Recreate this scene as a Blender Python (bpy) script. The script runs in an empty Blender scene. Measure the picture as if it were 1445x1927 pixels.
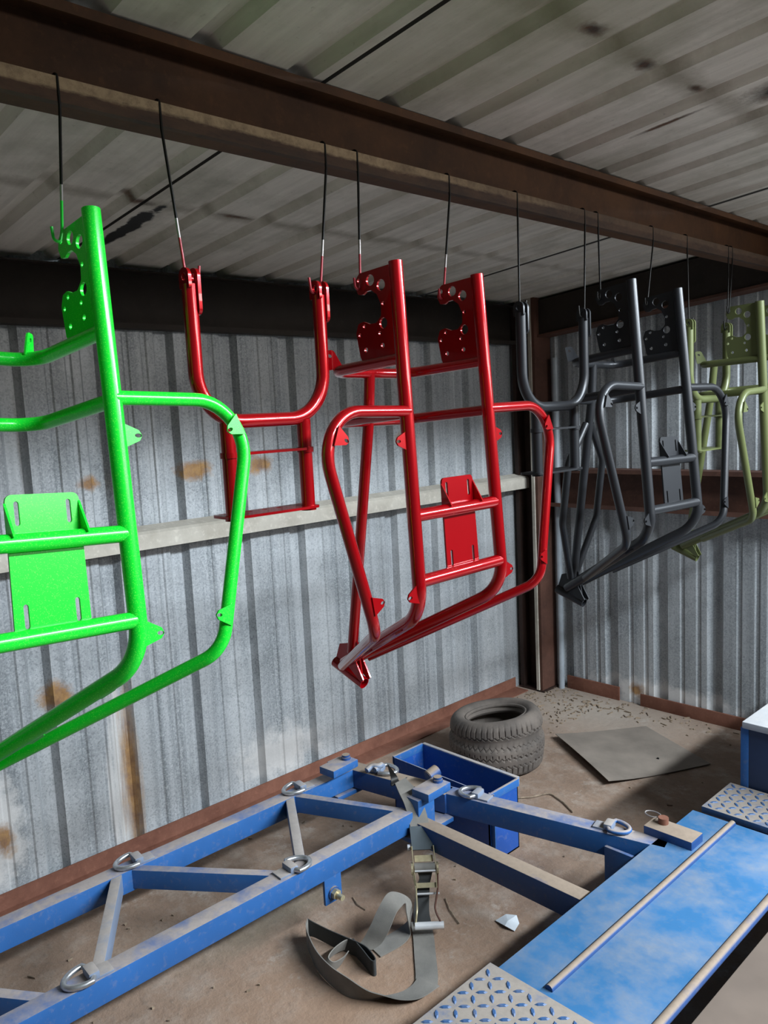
import bpy, bmesh, math, random
from mathutils import Vector as V, Matrix
random.seed(7)
scn = bpy.context.scene
COL = scn.collection
# ---------------------------------------------------------------- camera
F, PW, PH, CAMZ = 1500.0, 1445, 1927, 1.8
RIGHT = V((0.689006, 0.723155, -0.048149)); DOWN = V((0.054234, -0.117693, -0.991568)); FWD = V((-0.722724, 0.680585, -0.12031))
cam = bpy.data.objects.new('camera', bpy.data.cameras.new('camera')); COL.objects.link(cam)
cam.data.sensor_fit = 'VERTICAL'; cam.data.sensor_height = 36.0; cam.data.lens = 36.0 * F / PH
cam.data.clip_start = 0.02
m = Matrix((RIGHT, -DOWN, -FWD)).transposed().to_4x4(); m.translation = V((0, 0, CAMZ)); cam.matrix_world = m
scn.camera = cam
# ---------------------------------------------------------------- world, light, exposure
w = bpy.data.worlds.new('sky'); scn.world = w; w.use_nodes = True
w.node_tree.nodes['Background'].inputs[0].default_value = (0.72, 0.86, 1.0, 1)
w.node_tree.nodes['Background'].inputs[1].default_value = 0.06
def strip(loc, aim, size, length, energy, col):
    """long area strip, for daylight from the open side and for added fill"""
    la = bpy.data.lights.new('daylight_fill_strip', 'AREA'); la.shape = 'RECTANGLE'; la.size = size; la.size_y = length
    la.energy = energy; la.color = col
    lo = bpy.data.objects.new('daylight_fill_strip', la); COL.objects.link(lo); lo.location = loc
    z = -V(aim).normalized(); y = V((0, 1, 0)); x = y.cross(z).normalized()
    lo.rotation_mode = 'QUATERNION'; lo.rotation_quaternion = Matrix((x, y, z)).transposed().to_quaternion()
strip((2.0, 4.2, 3.5), (-.75, -.2, -.66), .22, 5.4, 620, (.82, .92, 1.0))
strip((3.3, 4.7, 2.62), (-1, -.1, -.15), .40, 5.0, 62, (1.0, .97, .92))  # added weaker fill strip, set low to brighten the upper wall
scn.view_settings.view_transform = 'Standard'; scn.view_settings.look = 'None'
scn.view_settings.exposure = 0.42; scn.view_settings.gamma = 1.0; scn.view_settings.use_curve_mapping = False

# ================================================================ helpers
def at(px, py, z):
    d = RIGHT * ((px - PW / 2) / F) + DOWN * ((py - PH / 2) / F) + FWD
    k = (z - CAMZ) / d.z
    return V((d.x * k, d.y * k, z))
def atx(px, py, x):
    d = RIGHT * ((px - PW / 2) / F) + DOWN * ((py - PH / 2) / F) + FWD
    k = x / d.x
    return V((x, d.y * k, d.z * k + CAMZ))
def link(name, me, mat=None, parent=None, smooth=False):
    o = bpy.data.objects.new(name, me); COL.objects.link(o)
    if mat and not me.materials: me.materials.append(mat)
    if parent: o.parent = parent
    if smooth:
        for p in me.polygons: p.use_smooth = True
    return o
def done(name, bm, mat, parent=None, smooth=False, sharp=None):
    bmesh.ops.recalc_face_normals(bm, faces=bm.faces)
    me = bpy.data.meshes.new(name); bm.to_mesh(me); bm.free()
    if sharp is not None:
        for p in me.polygons: p.use_smooth = True
        me.set_sharp_from_angle(angle=math.radians(sharp))
    return link(name, me, mat, parent, smooth)
def tag(o, label=None, cat=None, group=None, kind=None):
    if label: o['label'] = label
    if cat: o['category'] = cat
    if group: o['group'] = group
    if kind: o['kind'] = kind
    return o
def empty(name, loc=(0, 0, 0)):
    o = bpy.data.objects.new(name, None); COL.objects.link(o); o.location = loc; o.empty_display_size = 0.05
    return o
def fillet(pts, rad, n=10):
    pts = [V(p) for p in pts]
    if not isinstance(rad, (list, tuple)): rad = [rad] * len(pts)
    out = [pts[0]]
    for i in range(1, len(pts) - 1):
        a, b, c = pts[i - 1], pts[i], pts[i + 1]
        d1, d2 = (a - b), (c - b); l1, l2 = d1.length, d2.length; d1.normalize(); d2.normalize()
        ang = d1.angle(d2)
        if ang > 3.1 or rad[i] <= 0: out.append(b); continue
        t = min(rad[i] / math.tan(ang / 2), l1 * .49 if i > 1 else l1 * .95, l2 * .49 if i < len(pts) - 2 else l2 * .95)
        r = t * math.tan(ang / 2)
        bis = (d1 + d2).normalized(); ctr = b + bis * (r / math.sin(ang / 2))
        s, e = b + d1 * t - ctr, b + d2 * t - ctr
        tot = s.angle(e)
        for k in range(n + 1):
            f = k / n
            out.append(ctr + (s * math.sin((1 - f) * tot) + e * math.sin(f * tot)) / math.sin(tot))
    out.append(pts[-1]); return out
def sweep(bm, path, r, seg=16, cap=True, closed=False):
    path = [V(p) for p in path]; n = len(path)
    rr = r if isinstance(r, (list, tuple)) else [r] * n
    tans = []
    for i in range(n):
        if closed: t = path[(i + 1) % n] - path[i - 1]
        else: t = path[min(i + 1, n - 1)] - path[max(i - 1, 0)]
        tans.append(t.normalized())
    up = V((0, 0, 1)) if abs(tans[0].z) < .9 else V((1, 0, 0))
    nrm = (up - tans[0] * up.dot(tans[0])).normalized()
    rings = []
    for i in range(n):
        nrm = (nrm - tans[i] * nrm.dot(tans[i])).normalized(); bi = tans[i].cross(nrm)
        rings.append([bm.verts.new(path[i] + (nrm * math.cos(2 * math.pi * k / seg) + bi * math.sin(2 * math.pi * k / seg)) * rr[i]) for k in range(seg)])
    for i in range(n if closed else n - 1):
        a, b = rings[i], rings[(i + 1) % n]
        for k in range(seg): bm.faces.new((a[k], a[(k + 1) % seg], b[(k + 1) % seg], b[k]))
    if cap and not closed: bm.faces.new(rings[0][::-1]); bm.faces.new(rings[-1])
def tube(name, path, r, mat, parent=None, seg=16, cap=True, closed=False):
    bm = bmesh.new(); sweep(bm, path, r, seg, cap, closed)
    return done(name, bm, mat, parent, sharp=50)
def pipe_open(name, path, r, mat, parent=None, th=.003, seg=18):
    """tube with open, hollow ends"""
    bm = bmesh.new(); sweep(bm, path, r, seg, False)
    path = [V(p) for p in path]
    for a, b in ((path[0], path[1]), (path[-1], path[-2])):
        d = (b - a).normalized(); up = V((0, 0, 1)) if abs(d.z) < .9 else V((1, 0, 0))
        n = (up - d * up.dot(d)).normalized(); bi = d.cross(n)
        R = [[bm.verts.new(a + d * off + (n * math.cos(2 * math.pi * k / seg) + bi * math.sin(2 * math.pi * k / seg)) * q) for k in range(seg)] for q, off in ((r, 0), (r - th, 0), (r - th, .05))]
        for u in range(2):
            for k in range(seg): bm.faces.new((R[u][k], R[u][(k + 1) % seg], R[u + 1][(k + 1) % seg], R[u + 1][k]))
        bm.faces.new(R[2])
    bmesh.ops.remove_doubles(bm, verts=bm.verts, dist=1e-6)
    return done(name, bm, mat, parent, sharp=50)
def box_bm(bm, x0, x1, y0, y1, z0, z1):
    v = [bm.verts.new(p) for p in ((x0, y0, z0), (x1, y0, z0), (x1, y1, z0), (x0, y1, z0), (x0, y0, z1), (x1, y0, z1), (x1, y1, z1), (x0, y1, z1))]
    for f in ((3, 2, 1, 0), (4, 5, 6, 7), (0, 1, 5, 4), (1, 2, 6, 5), (2, 3, 7, 6), (3, 0, 4, 7)): bm.faces.new([v[i] for i in f])
    return v
def bevel(bm, w, seg=2):
    bmesh.ops.bevel(bm, geom=bm.edges[:], offset=w, segments=seg, affect='EDGES', profile=.6)
def box(name, x0, x1, y0, y1, z0, z1, mat, parent=None, bev=0):
    bm = bmesh.new(); box_bm(bm, x0, x1, y0, y1, z0, z1)
    if bev: bevel(bm, bev)
    return done(name, bm, mat, parent, sharp=35)
def beam(name, p0, p1, wid, hei, mat, parent=None, bev=.004):
    """rectangular bar whose top centre line runs p0-p1"""
    p0, p1 = V(p0), V(p1); d = (p1 - p0); L = d.length; d.normalize()
    s = V((0, 0, 1)).cross(d)
    s = s.normalized() if s.length > 1e-4 else V((1, 0, 0)); u = d.cross(s)
    bm = bmesh.new(); box_bm(bm, 0, L, -wid / 2, wid / 2, -hei, 0)
    if bev: bevel(bm, bev)
    M = Matrix((d, s, u)).transposed().to_4x4(); M.translation = p0
    bm.transform(M); return done(name, bm, mat, parent, sharp=35)
def circ(cx, cy, rx, ry=None, n=14, rot=0):
    ry = ry or rx; out = []
    for k in range(n):
        a = 2 * math.pi * k / n; x, y = rx * math.cos(a), ry * math.sin(a)
        out.append((cx + x * math.cos(rot) - y * math.sin(rot), cy + x * math.sin(rot) + y * math.cos(rot)))
    return out
def slot(cx, cy, hw, hl, n=6):
    """upright rounded slot"""
    o = []
    for k in range(n + 1): a = math.pi * k / n; o.append((cx + hw * math.cos(a), cy + hl - hw + hw * math.sin(a)))
    for k in range(n + 1): a = math.pi + math.pi * k / n; o.append((cx + hw * math.cos(a), cy - hl + hw + hw * math.sin(a)))
    return o
def round_poly(pts, r, n=5):
    out = []
    N = len(pts)
    rl = r if isinstance(r, (list, tuple)) else [r] * N
    for i in range(N):
        f = fillet([(*pts[i - 1], 0), (*pts[i], 0), (*pts[(i + 1) % N], 0)], [0, min(rl[i], .45 * min(math.dist(pts[i], pts[i - 1]), math.dist(pts[i], pts[(i + 1) % N]))), 0], n) if rl[i] > 0 else [V((0, 0, 0)), V((*pts[i], 0)), V((0, 0, 0))]
        out += [(p.x, p.y) for p in f[1:-1]]
    return out
def plate(name, outer, holes, th, frame, mat, parent=None):
    """flat plate: 2D outline (a,b) with holes, thickness th, frame=(origin, axis a, axis b)"""
    bm = bmesh.new(); edges = []
    for loop in [outer] + list(holes):
        vs = [bm.verts.new((x, y, 0)) for x, y in loop]
        edges += [bm.edges.new((vs[i], vs[(i + 1) % len(vs)])) for i in range(len(vs))]
    r = bmesh.ops.triangle_fill(bm, use_beauty=True, use_dissolve=False, edges=edges)
    fs = [f for f in bm.faces]
    e = bmesh.ops.extrude_face_region(bm, geom=fs)
    bmesh.ops.translate(bm, verts=[v for v in e['geom'] if isinstance(v, bmesh.types.BMVert)], vec=(0, 0, th))
    bmesh.ops.translate(bm, verts=bm.verts, vec=(0, 0, -th / 2))
    o, a, b = V(frame[0]), V(frame[1]).normalized(), V(frame[2]).normalized()
    M = Matrix((a, b, a.cross(b))).transposed().to_4x4(); M.translation = o
    bm.transform(M); return done(name, bm, mat, parent, sharp=35)
def ribbon(name, pts, sides, mat, parent=None, th=.0025, sub=6):
    """webbing: centre line points and half-width vectors, smoothed"""
    def cr(a, i, t):
        n = len(a); p = [V(a[max(0, min(n - 1, i + k))]) for k in (-1, 0, 1, 2)]
        return .5 * ((2 * p[1]) + (p[2] - p[0]) * t + (2 * p[0] - 5 * p[1] + 4 * p[2] - p[3]) * t * t + (3 * p[1] - p[0] - 3 * p[2] + p[3]) * t ** 3)
    P, S = [], []
    for i in range(len(pts) - 1):
        for k in range(sub): P.append(cr(pts, i, k / sub)); S.append(cr(sides, i, k / sub))
    P.append(V(pts[-1])); S.append(V(sides[-1]))
    bm = bmesh.new(); rows = []
    for i, (p, s) in enumerate(zip(P, S)):
        t = (P[min(i + 1, len(P) - 1)] - P[max(0, i - 1)]).normalized(); n = t.cross(s).normalized() * (th / 2)
        rows.append([bm.verts.new(q) for q in (p - s + n, p + s + n, p + s - n, p - s - n)])
    for a, b in zip(rows, rows[1:]):
        for k in range(4): bm.faces.new((a[k], a[(k + 1) % 4], b[(k + 1) % 4], b[k]))
    bm.faces.new(rows[0]); bm.faces.new(rows[-1][::-1])
    return done(name, bm, mat, parent, sharp=50)

# ---------------------------------------------------------------- materials
class NT:
    def __init__(s, name):
        s.m = bpy.data.materials.new(name); s.m.use_nodes = True; s.t = s.m.node_tree; s.b = s.t.nodes['Principled BSDF']
        g = s.n('ShaderNodeNewGeometry'); s.pos = g.outputs['Position']; s.nor = g.outputs['Normal']
        s.obj = s.n('ShaderNodeTexCoord').outputs['Object']
    def n(s, t, **kw):
        o = s.t.nodes.new(t)
        for k, v in kw.items(): setattr(o, k, v)
        return o
    def set(s, sock, v):
        if isinstance(v, bpy.types.NodeSocket): s.t.links.new(v, sock)
        elif v is not None:
            if sock.type == 'RGBA' and len(v) == 3: v = (*v, 1)
            sock.default_value = v
    def math(s, op, a, b=None, c=None, clamp=False):
        o = s.n('ShaderNodeMath', operation=op, use_clamp=clamp)
        for i, x in enumerate((a, b, c)): s.set(o.inputs[i], x) if x is not None else None
        return o.outputs[0]
    def vm(s, op, a, b=None):
        o = s.n('ShaderNodeVectorMath', operation=op); s.set(o.inputs[0], a)
        if b is not None: s.set(o.inputs[1], b)
        return o.outputs['Value'] if op == 'LENGTH' else o.outputs[0]
    def noise(s, scale=5, detail=4, rough=.6, vec=None, stretch=None, dist=0):
        v = vec if vec is not None else s.pos
        if stretch: v = s.vm('MULTIPLY', v, stretch)
        o = s.n('ShaderNodeTexNoise'); s.set(o.inputs['Vector'], v); o.inputs['Scale'].default_value = scale
        o.inputs['Detail'].default_value = detail; o.inputs['Roughness'].default_value = rough; o.inputs['Distortion'].default_value = dist
        return o.outputs['Fac']
    def voro(s, scale, vec=None, out='Distance', feature='F1'):
        o = s.n('ShaderNodeTexVoronoi', feature=feature); s.set(o.inputs['Vector'], vec if vec is not None else s.pos); o.inputs['Scale'].default_value = scale
        return o.outputs[out]
    def ramp(s, fac, lo, hi, a=0.0, b=1.0):
        o = s.n('ShaderNodeMapRange'); s.set(o.inputs[0], fac)
        for i, x in enumerate((lo, hi, a, b)): o.inputs[i + 1].default_value = x
        return o.outputs[0]
    def mix(s, fac, a, b, mode='MIX'):
        o = s.n('ShaderNodeMix', data_type='RGBA', blend_type=mode); s.set(o.inputs[0], fac); s.set(o.inputs[6], a); s.set(o.inputs[7], b)
        return o.outputs[2]
    def ell(s, c, r, edge=.35, wob=None):
        """soft blotch in world space around c with radii r"""
        d = s.vm('LENGTH', s.vm('DIVIDE', s.vm('SUBTRACT', s.pos, c), r))
        if wob is not None: d = s.math('ADD', d, s.math('MULTIPLY', s.math('SUBTRACT', wob, .5), 1.6))
        return s.ramp(d, 1.0, 1.0 - edge)
    def bump(s, h, strength=.3, dist=.01):
        o = s.n('ShaderNodeBump'); o.inputs['Strength'].default_value = strength; o.inputs['Distance'].default_value = dist
        s.set(o.inputs['Height'], h); s.set(s.b.inputs['Normal'], o.outputs[0])
    def out(s, color=None, rough=None, metal=None, **kw):
        s.set(s.b.inputs['Base Color'], color); s.set(s.b.inputs['Roughness'], rough); s.set(s.b.inputs['Metallic'], metal)
        for k, v in kw.items(): s.set(s.b.inputs[k.replace('_', ' ')], v)
        return s.m
def simple(name, col, rough=.5, metal=0, var=.15, scale=12, **kw):
    t = NT(name); n = t.noise(scale, 5)
    c = t.mix(t.ramp(n, .3, .75), tuple(x * (1 - var) for x in col), tuple(min(1, x * (1 + var)) for x in col))
    return t.out(c, rough, metal, **kw)
def paint(name, col, rough, coat, metal=0., flake=None, coat_rough=.05):
    t = NT(name); n = t.noise(6, 3)
    c = t.mix(t.ramp(n, .3, .7), tuple(x * .93 for x in col), col)
    if flake:
        f = t.voro(900, t.pos, 'Color'); sep = t.n('ShaderNodeSeparateColor'); t.set(sep.inputs[0], f)
        c = t.mix(t.math('GREATER_THAN', sep.outputs[0], .93), c, flake)
    t.bump(t.noise(220, 2), .02, .002)
    return t.out(c, rough, metal, Coat_Weight=coat, Coat_Roughness=coat_rough, Specular_IOR_Level=.3)
def galvanised(name, stains=True):
    t = NT(name); rnd = t.n('ShaderNodeObjectInfo').outputs['Random']
    streak = t.noise(1, 5, .65, stretch=(34, 34, .55)); wide = t.noise(1, 4, .6, stretch=(7, 7, .5))
    spang = t.voro(170, t.pos, 'Color'); sp = t.n('ShaderNodeSeparateColor'); t.set(sp.inputs[0], spang)
    mott = t.noise(3.2, 6, .65); fine = t.noise(90, 3, .7)
    c = t.mix(t.ramp(streak, .32, .68), (.17, .19, .205), (.47, .49, .515))
    c = t.mix(t.ramp(wide, .42, .68), c, (.52, .535, .55))
    c = t.mix(t.math('MULTIPLY', t.ramp(mott, .5, .72), .5), c, (.14, .16, .17))
    c = t.mix(t.math('MULTIPLY', t.ramp(sp.outputs[0], .35, 1), t.ramp(wide, .3, .6, .55, .15)), c, (.66, .68, .70))
    c = t.mix(t.math('MULTIPLY', t.ramp(sp.outputs[1], .55, 1), t.ramp(mott, .3, .7, .25, .6)), c, (.13, .145, .155))
    c = t.mix(t.math('MULTIPLY', t.ramp(fine, .55, .75), .45), c, (.70, .71, .72))
    c = t.mix(t.math('MULTIPLY', rnd, .25), c, (.30, .31, .31))
    if stains:
        wob = t.noise(16, 6, .7); wob2 = t.noise(1, 5, .7, stretch=(40, 40, 3))
        white = t.math('MAXIMUM', t.ell((-3.11, .86, .30), (.3, .10, .28), .5, wob), t.ell((-3.11, 1.36, .30), (.3, .085, .52), .4, wob2))
        white = t.math('MAXIMUM', white, t.ell((-3.11, 2.15, .18), (.3, .30, .16), .6, wob))
        white = t.math('MAXIMUM', white, t.ell((-2.2, 4.25, .08), (.55, .4, .10), .5, wob))
        c = t.mix(t.math('MULTIPLY', white, .75), c, (.72, .70, .68))
        rust = t.ell((-3.11, 1.40, .28), (.3, .045, .50), .7, wob2)
        for y, z, ry, rz in ((1.80, 1.60, .10, .055), (2.15, 1.60, .085, .055), (3.08, 1.66, .05, .05), (1.12, .76, .075, .085), (.87, .27, .045, .085), (1.33, 1.585, .06, .04)):
            rust = t.math('MAXIMUM', rust, t.ell((-3.11, y, z), (.3, ry, rz), .6, wob))
        rust = t.math('MAXIMUM', rust, t.ell((-2.36, 4.25, .09), (.06, .4, .05), .6, wob))
        rc = t.mix(t.ramp(wob, .35, .65), (.42, .22, .055), (.16, .06, .02))
        c = t.mix(t.math('MULTIPLY', rust, .9), c, rc)
    t.bump(t.math('ADD', fine, t.math('MULTIPLY', mott, 2.0)), .12, .004)
    return t.out(c, t.ramp(mott, .3, .7, .5, .68), .25)
def roof_paint(name):
    t = NT(name); st = t.noise(1, 5, .65, stretch=(1.6, 22, 8)); mo = t.noise(2.4, 6, .7); fi = t.noise(60, 4, .7)
    c = t.mix(t.ramp(st, .3, .7), (.56, .52, .465), (.78, .73, .665))
    c = t.mix(t.math('MULTIPLY', t.ramp(mo, .48, .72), .55), c, (.25, .245, .175))
    c = t.mix(t.math('MULTIPLY', t.ramp(fi, .62, .75), .4), c, (.18, .17, .14))
    wob = t.noise(9, 6, .75)
    lap = t.ell((-2.40, 1.9, 2.49), (.05, 3.2, .3), .9, wob); lap = t.math('MAXIMUM', lap, t.ell((-1.01, 1.9, 2.61), (.06, 2.4, .3), .9, wob))
    c = t.mix(t.math('MULTIPLY', lap, .55), c, (.16, .13, .08))
    green = t.ell((-1.05, 1.5, 2.6), (.45, .55, .4), .9, t.noise(3, 5)); c = t.mix(t.math('MULTIPLY', green, .45), c, (.26, .27, .15))
    rust = t.ell((-1.0, 1.64, 2.61), (.03, .05, .3), .7, wob)
    for x, y, rx, ry in ((-1.02, 1.90, .03, .05), (-1.01, 2.15, .02, .04), (-.90, 2.38, .10, .09), (-1.17, 2.31, .15, .014), (-2.40, 1.27, .03, .08), (-2.39, 1.62, .02, .10)):
        rust = t.math('MAXIMUM', rust, t.ell((x, y, 2.6), (rx, ry, .3), .7, wob))
    rot = t.ell((-2.66, 1.345, 2.47), (.32, .036, .3), .25, t.noise(14, 4)); c = t.mix(rot, c, (.008, .007, .006))  # open gap at the seam, its darkness painted near black
    c = t.mix(rust, c, t.mix(t.ramp(wob, .4, .6), (.12, .05, .02), (.03, .025, .02)))
    return t.out(c, .62, 0)
def dusty(name, col, dust=(.30, .245, .20), amount=.85, rough=.42, patch=.5, sc=7, thr=(.45, .8)):
    """painted steel with settled dust on the faces that look up, chipped and worn"""
    t = NT(name); sep = t.n('ShaderNodeSeparateXYZ'); t.set(sep.inputs[0], t.nor); up = t.ramp(sep.outputs[2], thr[0], thr[1])
    n1 = t.noise(sc, 6, .65); n2 = t.noise(45, 5, .7); n3 = t.noise(3, 4, .6)
    c = t.mix(t.ramp(n3, .3, .7), tuple(x * .82 for x in col), tuple(min(1, x * 1.15) for x in col))
    d = t.math('MULTIPLY', up, t.ramp(n1, patch - .16, patch + .12)); d = t.math('MULTIPLY', d, amount, clamp=True)
    c = t.mix(d, c, t.mix(t.ramp(n2, .3, .7), dust, tuple(x * 1.25 for x in dust)))
    thin = t.math('MULTIPLY', t.ramp(n2, .55, .75), .25); c = t.mix(thin, c, dust)
    t.bump(n2, .12, .003)
    return t.out(c, t.ramp(d, 0, 1, rough, .8), 0)
def rusty(name, a, b, sc=5, rough=.7, spec=.3):
    t = NT(name); n1 = t.noise(sc, 6, .7); n2 = t.noise(40, 5, .7)
    c = t.mix(t.ramp(n1, .32, .68), a, b); c = t.mix(t.math('MULTIPLY', t.ramp(n2, .55, .75), .35), c, tuple(x * 1.6 for x in b))
    t.bump(n2, .15, .003); return t.out(c, rough, 0, Specular_IOR_Level=spec)
def floor_mat():
    t = NT('dusty_concrete'); a = t.noise(1.3, 7, .62); b = t.noise(7, 7, .68); c3 = t.noise(38, 6, .7); d = t.noise(150, 3, .7)
    sx = t.n('ShaderNodeSeparateXYZ'); t.set(sx.inputs[0], t.pos)
    c = t.mix(t.ramp(a, .33, .68), (.165, .105, .072), (.30, .205, .145))
    c = t.mix(t.ramp(b, .47, .72), c, (.32, .255, .205))
    c = t.mix(t.math('MULTIPLY', t.ramp(c3, .52, .72), .55), c, (.13, .10, .08))
    c = t.mix(t.math('MULTIPLY', t.ramp(d, .62, .74), .4), c, (.50, .46, .41))
    warm = t.ell((-1.75, 1.35, 0), (.55, .75, 1), .9, a); c = t.mix(t.math('MULTIPLY', warm, .6), c, (.30, .175, .105))
    dark_strip = t.ell((-2.3, 1.55, 0), (.10, .5, 1), .8, b); c = t.mix(t.math('MULTIPLY', dark_strip, .6), c, (.16, .14, .10))  # darker olive strip along the floor between the rails
    cor = t.ell((-2.5, 4.0, 0), (.75, .5, 1), .9, b); c = t.mix(t.math('MULTIPLY', cor, .7), c, (.42, .365, .31))
    pale = t.ramp(t.noise(3.1, 6, .75), .60, .72); c = t.mix(t.math('MULTIPLY', pale, .55), c, (.50, .46, .41))
    low_bounce = t.ramp(t.math('ADD', sx.outputs[0], t.math('MULTIPLY', t.math('SUBTRACT', b, .5), .5)), .05, .35); c = t.mix(low_bounce, c, (.11, .10, .09))  # out-of-view floor toned darker to limit bounced light
    t.bump(t.math('ADD', t.math('MULTIPLY', b, 2.0), c3), .35, .012)
    return t.out(c, .85, 0)

M_GALV = galvanised('galvanised_sheet'); M_ROOF = roof_paint('white_roof_sheet'); M_FLOOR = floor_mat()
M_DARK = rusty('dark_brown_steel', (.018, .013, .011), (.032, .024, .019), 4, .75)
M_PURL = rusty('brown_primer_steel', (.042, .018, .008), (.100, .042, .016), 3.5, .7)
def lip_mat():
    t = NT('scuffed_purlin_lip'); sx = t.n('ShaderNodeSeparateXYZ'); t.set(sx.inputs[0], t.pos)
    n1 = t.noise(7, 6, .7, stretch=(1, 1, 4)); n2 = t.noise(45, 5, .7); n3 = t.noise(1.7, 3)
    c = t.mix(t.ramp(n1, .35, .65), (.030, .014, .008), (.075, .036, .018))
    wear = t.math('MULTIPLY', t.ramp(t.math('ADD', sx.outputs[2], t.math('MULTIPLY', t.math('SUBTRACT', n1, .5), .03)), 2.409, 2.416), t.ramp(t.math('ADD', sx.outputs[1], t.math('MULTIPLY', n1, .5)), 2.5, 2.1, .12, 1))
    wear = t.math('MULTIPLY', wear, t.ramp(n3, .32, .5, .25, 1))
    c = t.mix(t.math('MULTIPLY', wear, t.ramp(n2, .3, .6, .45, 1)), c, (.36, .26, .155)); t.bump(n2, .15, .003)
    return t.out(c, .75, 0)
M_LIP = lip_mat()
M_REDOX = rusty('red_oxide_steel', (.13, .05, .032), (.22, .095, .062), 6, .75)
M_BROWN = rusty('maroon_brown_steel', (.055, .026, .019), (.12, .055, .038), 4, .7)
M_CREAM = rusty('cream_painted_steel', (.40, .36, .30), (.56, .52, .45), 5, .7)
M_POST = rusty('dark_maroon_post', (.022, .013, .011), (.05, .028, .021), 3, .55)
M_GREEN = paint('bright_green_powder_coat', (.006, .62, .03), .28, .3, 0, (.10, .80, .06), .15)
M_RED = paint('candy_red_gloss', (.36, .0008, .004), .25, .75, .45, None, .03)
M_CHAR = paint('satin_charcoal', (.022, .023, .026), .38, .15, .3, None, .3)
M_OLIVE = paint('satin_olive', (.105, .120, .045), .38, .15, .1, None, .3)
M_BLUE = dusty('dusty_blue_steel', (.020, .098, .29), (.30, .25, .215), .9, .45, .43); M_DECK = dusty('worn_blue_deck', (.036, .155, .34), (.21, .205, .20), .62, .5, .56, 6)
M_TREAD = dusty('dusty_tread_plate', (.05, .12, .27), (.25, .215, .185), 1.0, .5, .32, 9, (.90, .99))
M_DUSTBAR = dusty('dust_covered_blue_bar', (.015, .06, .20), (.235, .18, .135), 1.0, .5, .30)
M_BOXBLUE = dusty('deep_blue_box_steel', (.010, .062, .27), (.27, .26, .25), .9, .4, .5); M_GREYBRACE = dusty('grey_blue_brace', (.16, .20, .28), (.30, .26, .23), .9, .5, .4)
M_WIRE = simple('black_wire', (.012, .011, .010), .5, .6); M_WIRER = paint('red_sprayed_wire', (.30, .02, .03), .35, .3)
M_WIREW = simple('bare_wire', (.36, .33, .32), .45, .5); M_WIREGR = simple('green_sprayed_wire', (.02, .6, .05), .35)
M_GALVRING = simple('zinc_plated_ring', (.52, .53, .55), .35, .85, .25, 30); M_ZINC = simple('yellow_zinc', (.50, .43, .27), .35, .55, .2, 40)
M_CHROME = simple('bright_steel_grip', (.70, .70, .71), .3, .4); M_WEB = NT('grey_webbing')
_w = M_WEB.noise(1, 3, .6, stretch=(420, 420, 420)); _n = M_WEB.noise(9, 5)
M_WEB.bump(_w, .3, .002); M_WEB = M_WEB.out(M_WEB.mix(M_WEB.ramp(_n, .3, .7), (.125, .118, .106), (.215, .198, .175)), .85, 0)
M_WEBDARK = simple('dark_webbing', (.03, .031, .031), .8, 0, .2, 20); M_WEBSLEEVE = simple('slate_webbing_sleeve', (.055, .07, .08), .8)
M_RUBBER = NT('dusty_rubber'); _r = M_RUBBER.noise(6, 6, .65); _r2 = M_RUBBER.noise(60, 4)
M_RUBBER.bump(_r2, .15, .002); M_RUBBER = M_RUBBER.out(M_RUBBER.mix(M_RUBBER.ramp(_r, .35, .7), (.070, .058, .050), (.150, .122, .102)), .85, 0)
M_SHEET = simple('dirty_grey_board', (.20, .165, .135), .8, 0, .25, 5); M_DEBRIS = simple('dry_litter', (.24, .18, .125), .9, 0, .5, 40)
M_PAPER = simple('pale_plastic_scrap', (.52, .55, .58), .6); M_PALE = dusty('pale_dusty_top', (.42, .43, .45), (.5, .48, .46), .6, .6)
M_NAVY = simple('navy_box_steel', (.018, .035, .085), .45, 0, .25, 5); M_DUSTPLATE = simple('dust_brown_panel', (.20, .155, .125), .5, 0, .18, 3)
M_PIPEG = simple('grey_pipe', (.36, .40, .44), .5, .2)

# ================================================================ the shed
S_ = 'structure'
XW, YW = -3.11, 4.24
bm = bmesh.new(); g = 40
vs = [[bm.verts.new((-3.3 + 11.3 * i / g, -5 + 13.0 * j / g, 0)) for j in range(g + 1)] for i in range(g + 1)]
for i in range(g):
    for j in range(g): bm.faces.new((vs[i][j], vs[i + 1][j], vs[i + 1][j + 1], vs[i][j + 1]))
tag(done('floor', bm, M_FLOOR), 'dusty brown concrete floor', kind=S_)
PROF = [(0, 0), (.085, 0), (.092, .0045), (.108, .0045), (.115, 0), (.165, 0), (.172, .0045), (.188, .0045), (.195, 0), (.226, 0), (.246, .034), (.300, .034), (.32, 0)]
def sheet(name, mat, parent, fn, s0, n, prof, pitch, h0, h1, hs=2):
    """fn(s, depth, h) -> world point"""
    bm = bmesh.new(); pts = []
    for k in range(n): pts += [(s0 + k * pitch + a, d) for a, d in prof[:-1]]
    pts.append((s0 + n * pitch, 0)); pts.append((s0 + n * pitch + .03, 0.0015))
    rows = [[bm.verts.new(fn(s, d, h0 + (h1 - h0) * i / hs)) for s, d in pts] for i in range(hs + 1)]
    for a, b in zip(rows, rows[1:]):
        for k in range(len(a) - 1): bm.faces.new((a[k], a[k + 1], b[k + 1], b[k]))
    o = done(name, bm, mat, parent); return o
wl = tag(empty('wall_left', (XW, 0, 0)), 'corrugated galvanised side wall', kind=S_)
def child(o, p): o.parent = p; o.matrix_parent_inverse = p.matrix_world.inverted() if False else Matrix.Translation(-p.location); return o
for k in range(-3, 5):
    child(sheet('wall_sheet', M_GALV, None, lambda s, d, h: (XW - d, s, h), 1.106 + .96 * k - .0, 3, PROF, .32, 0.0, 2.50), wl)
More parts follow.
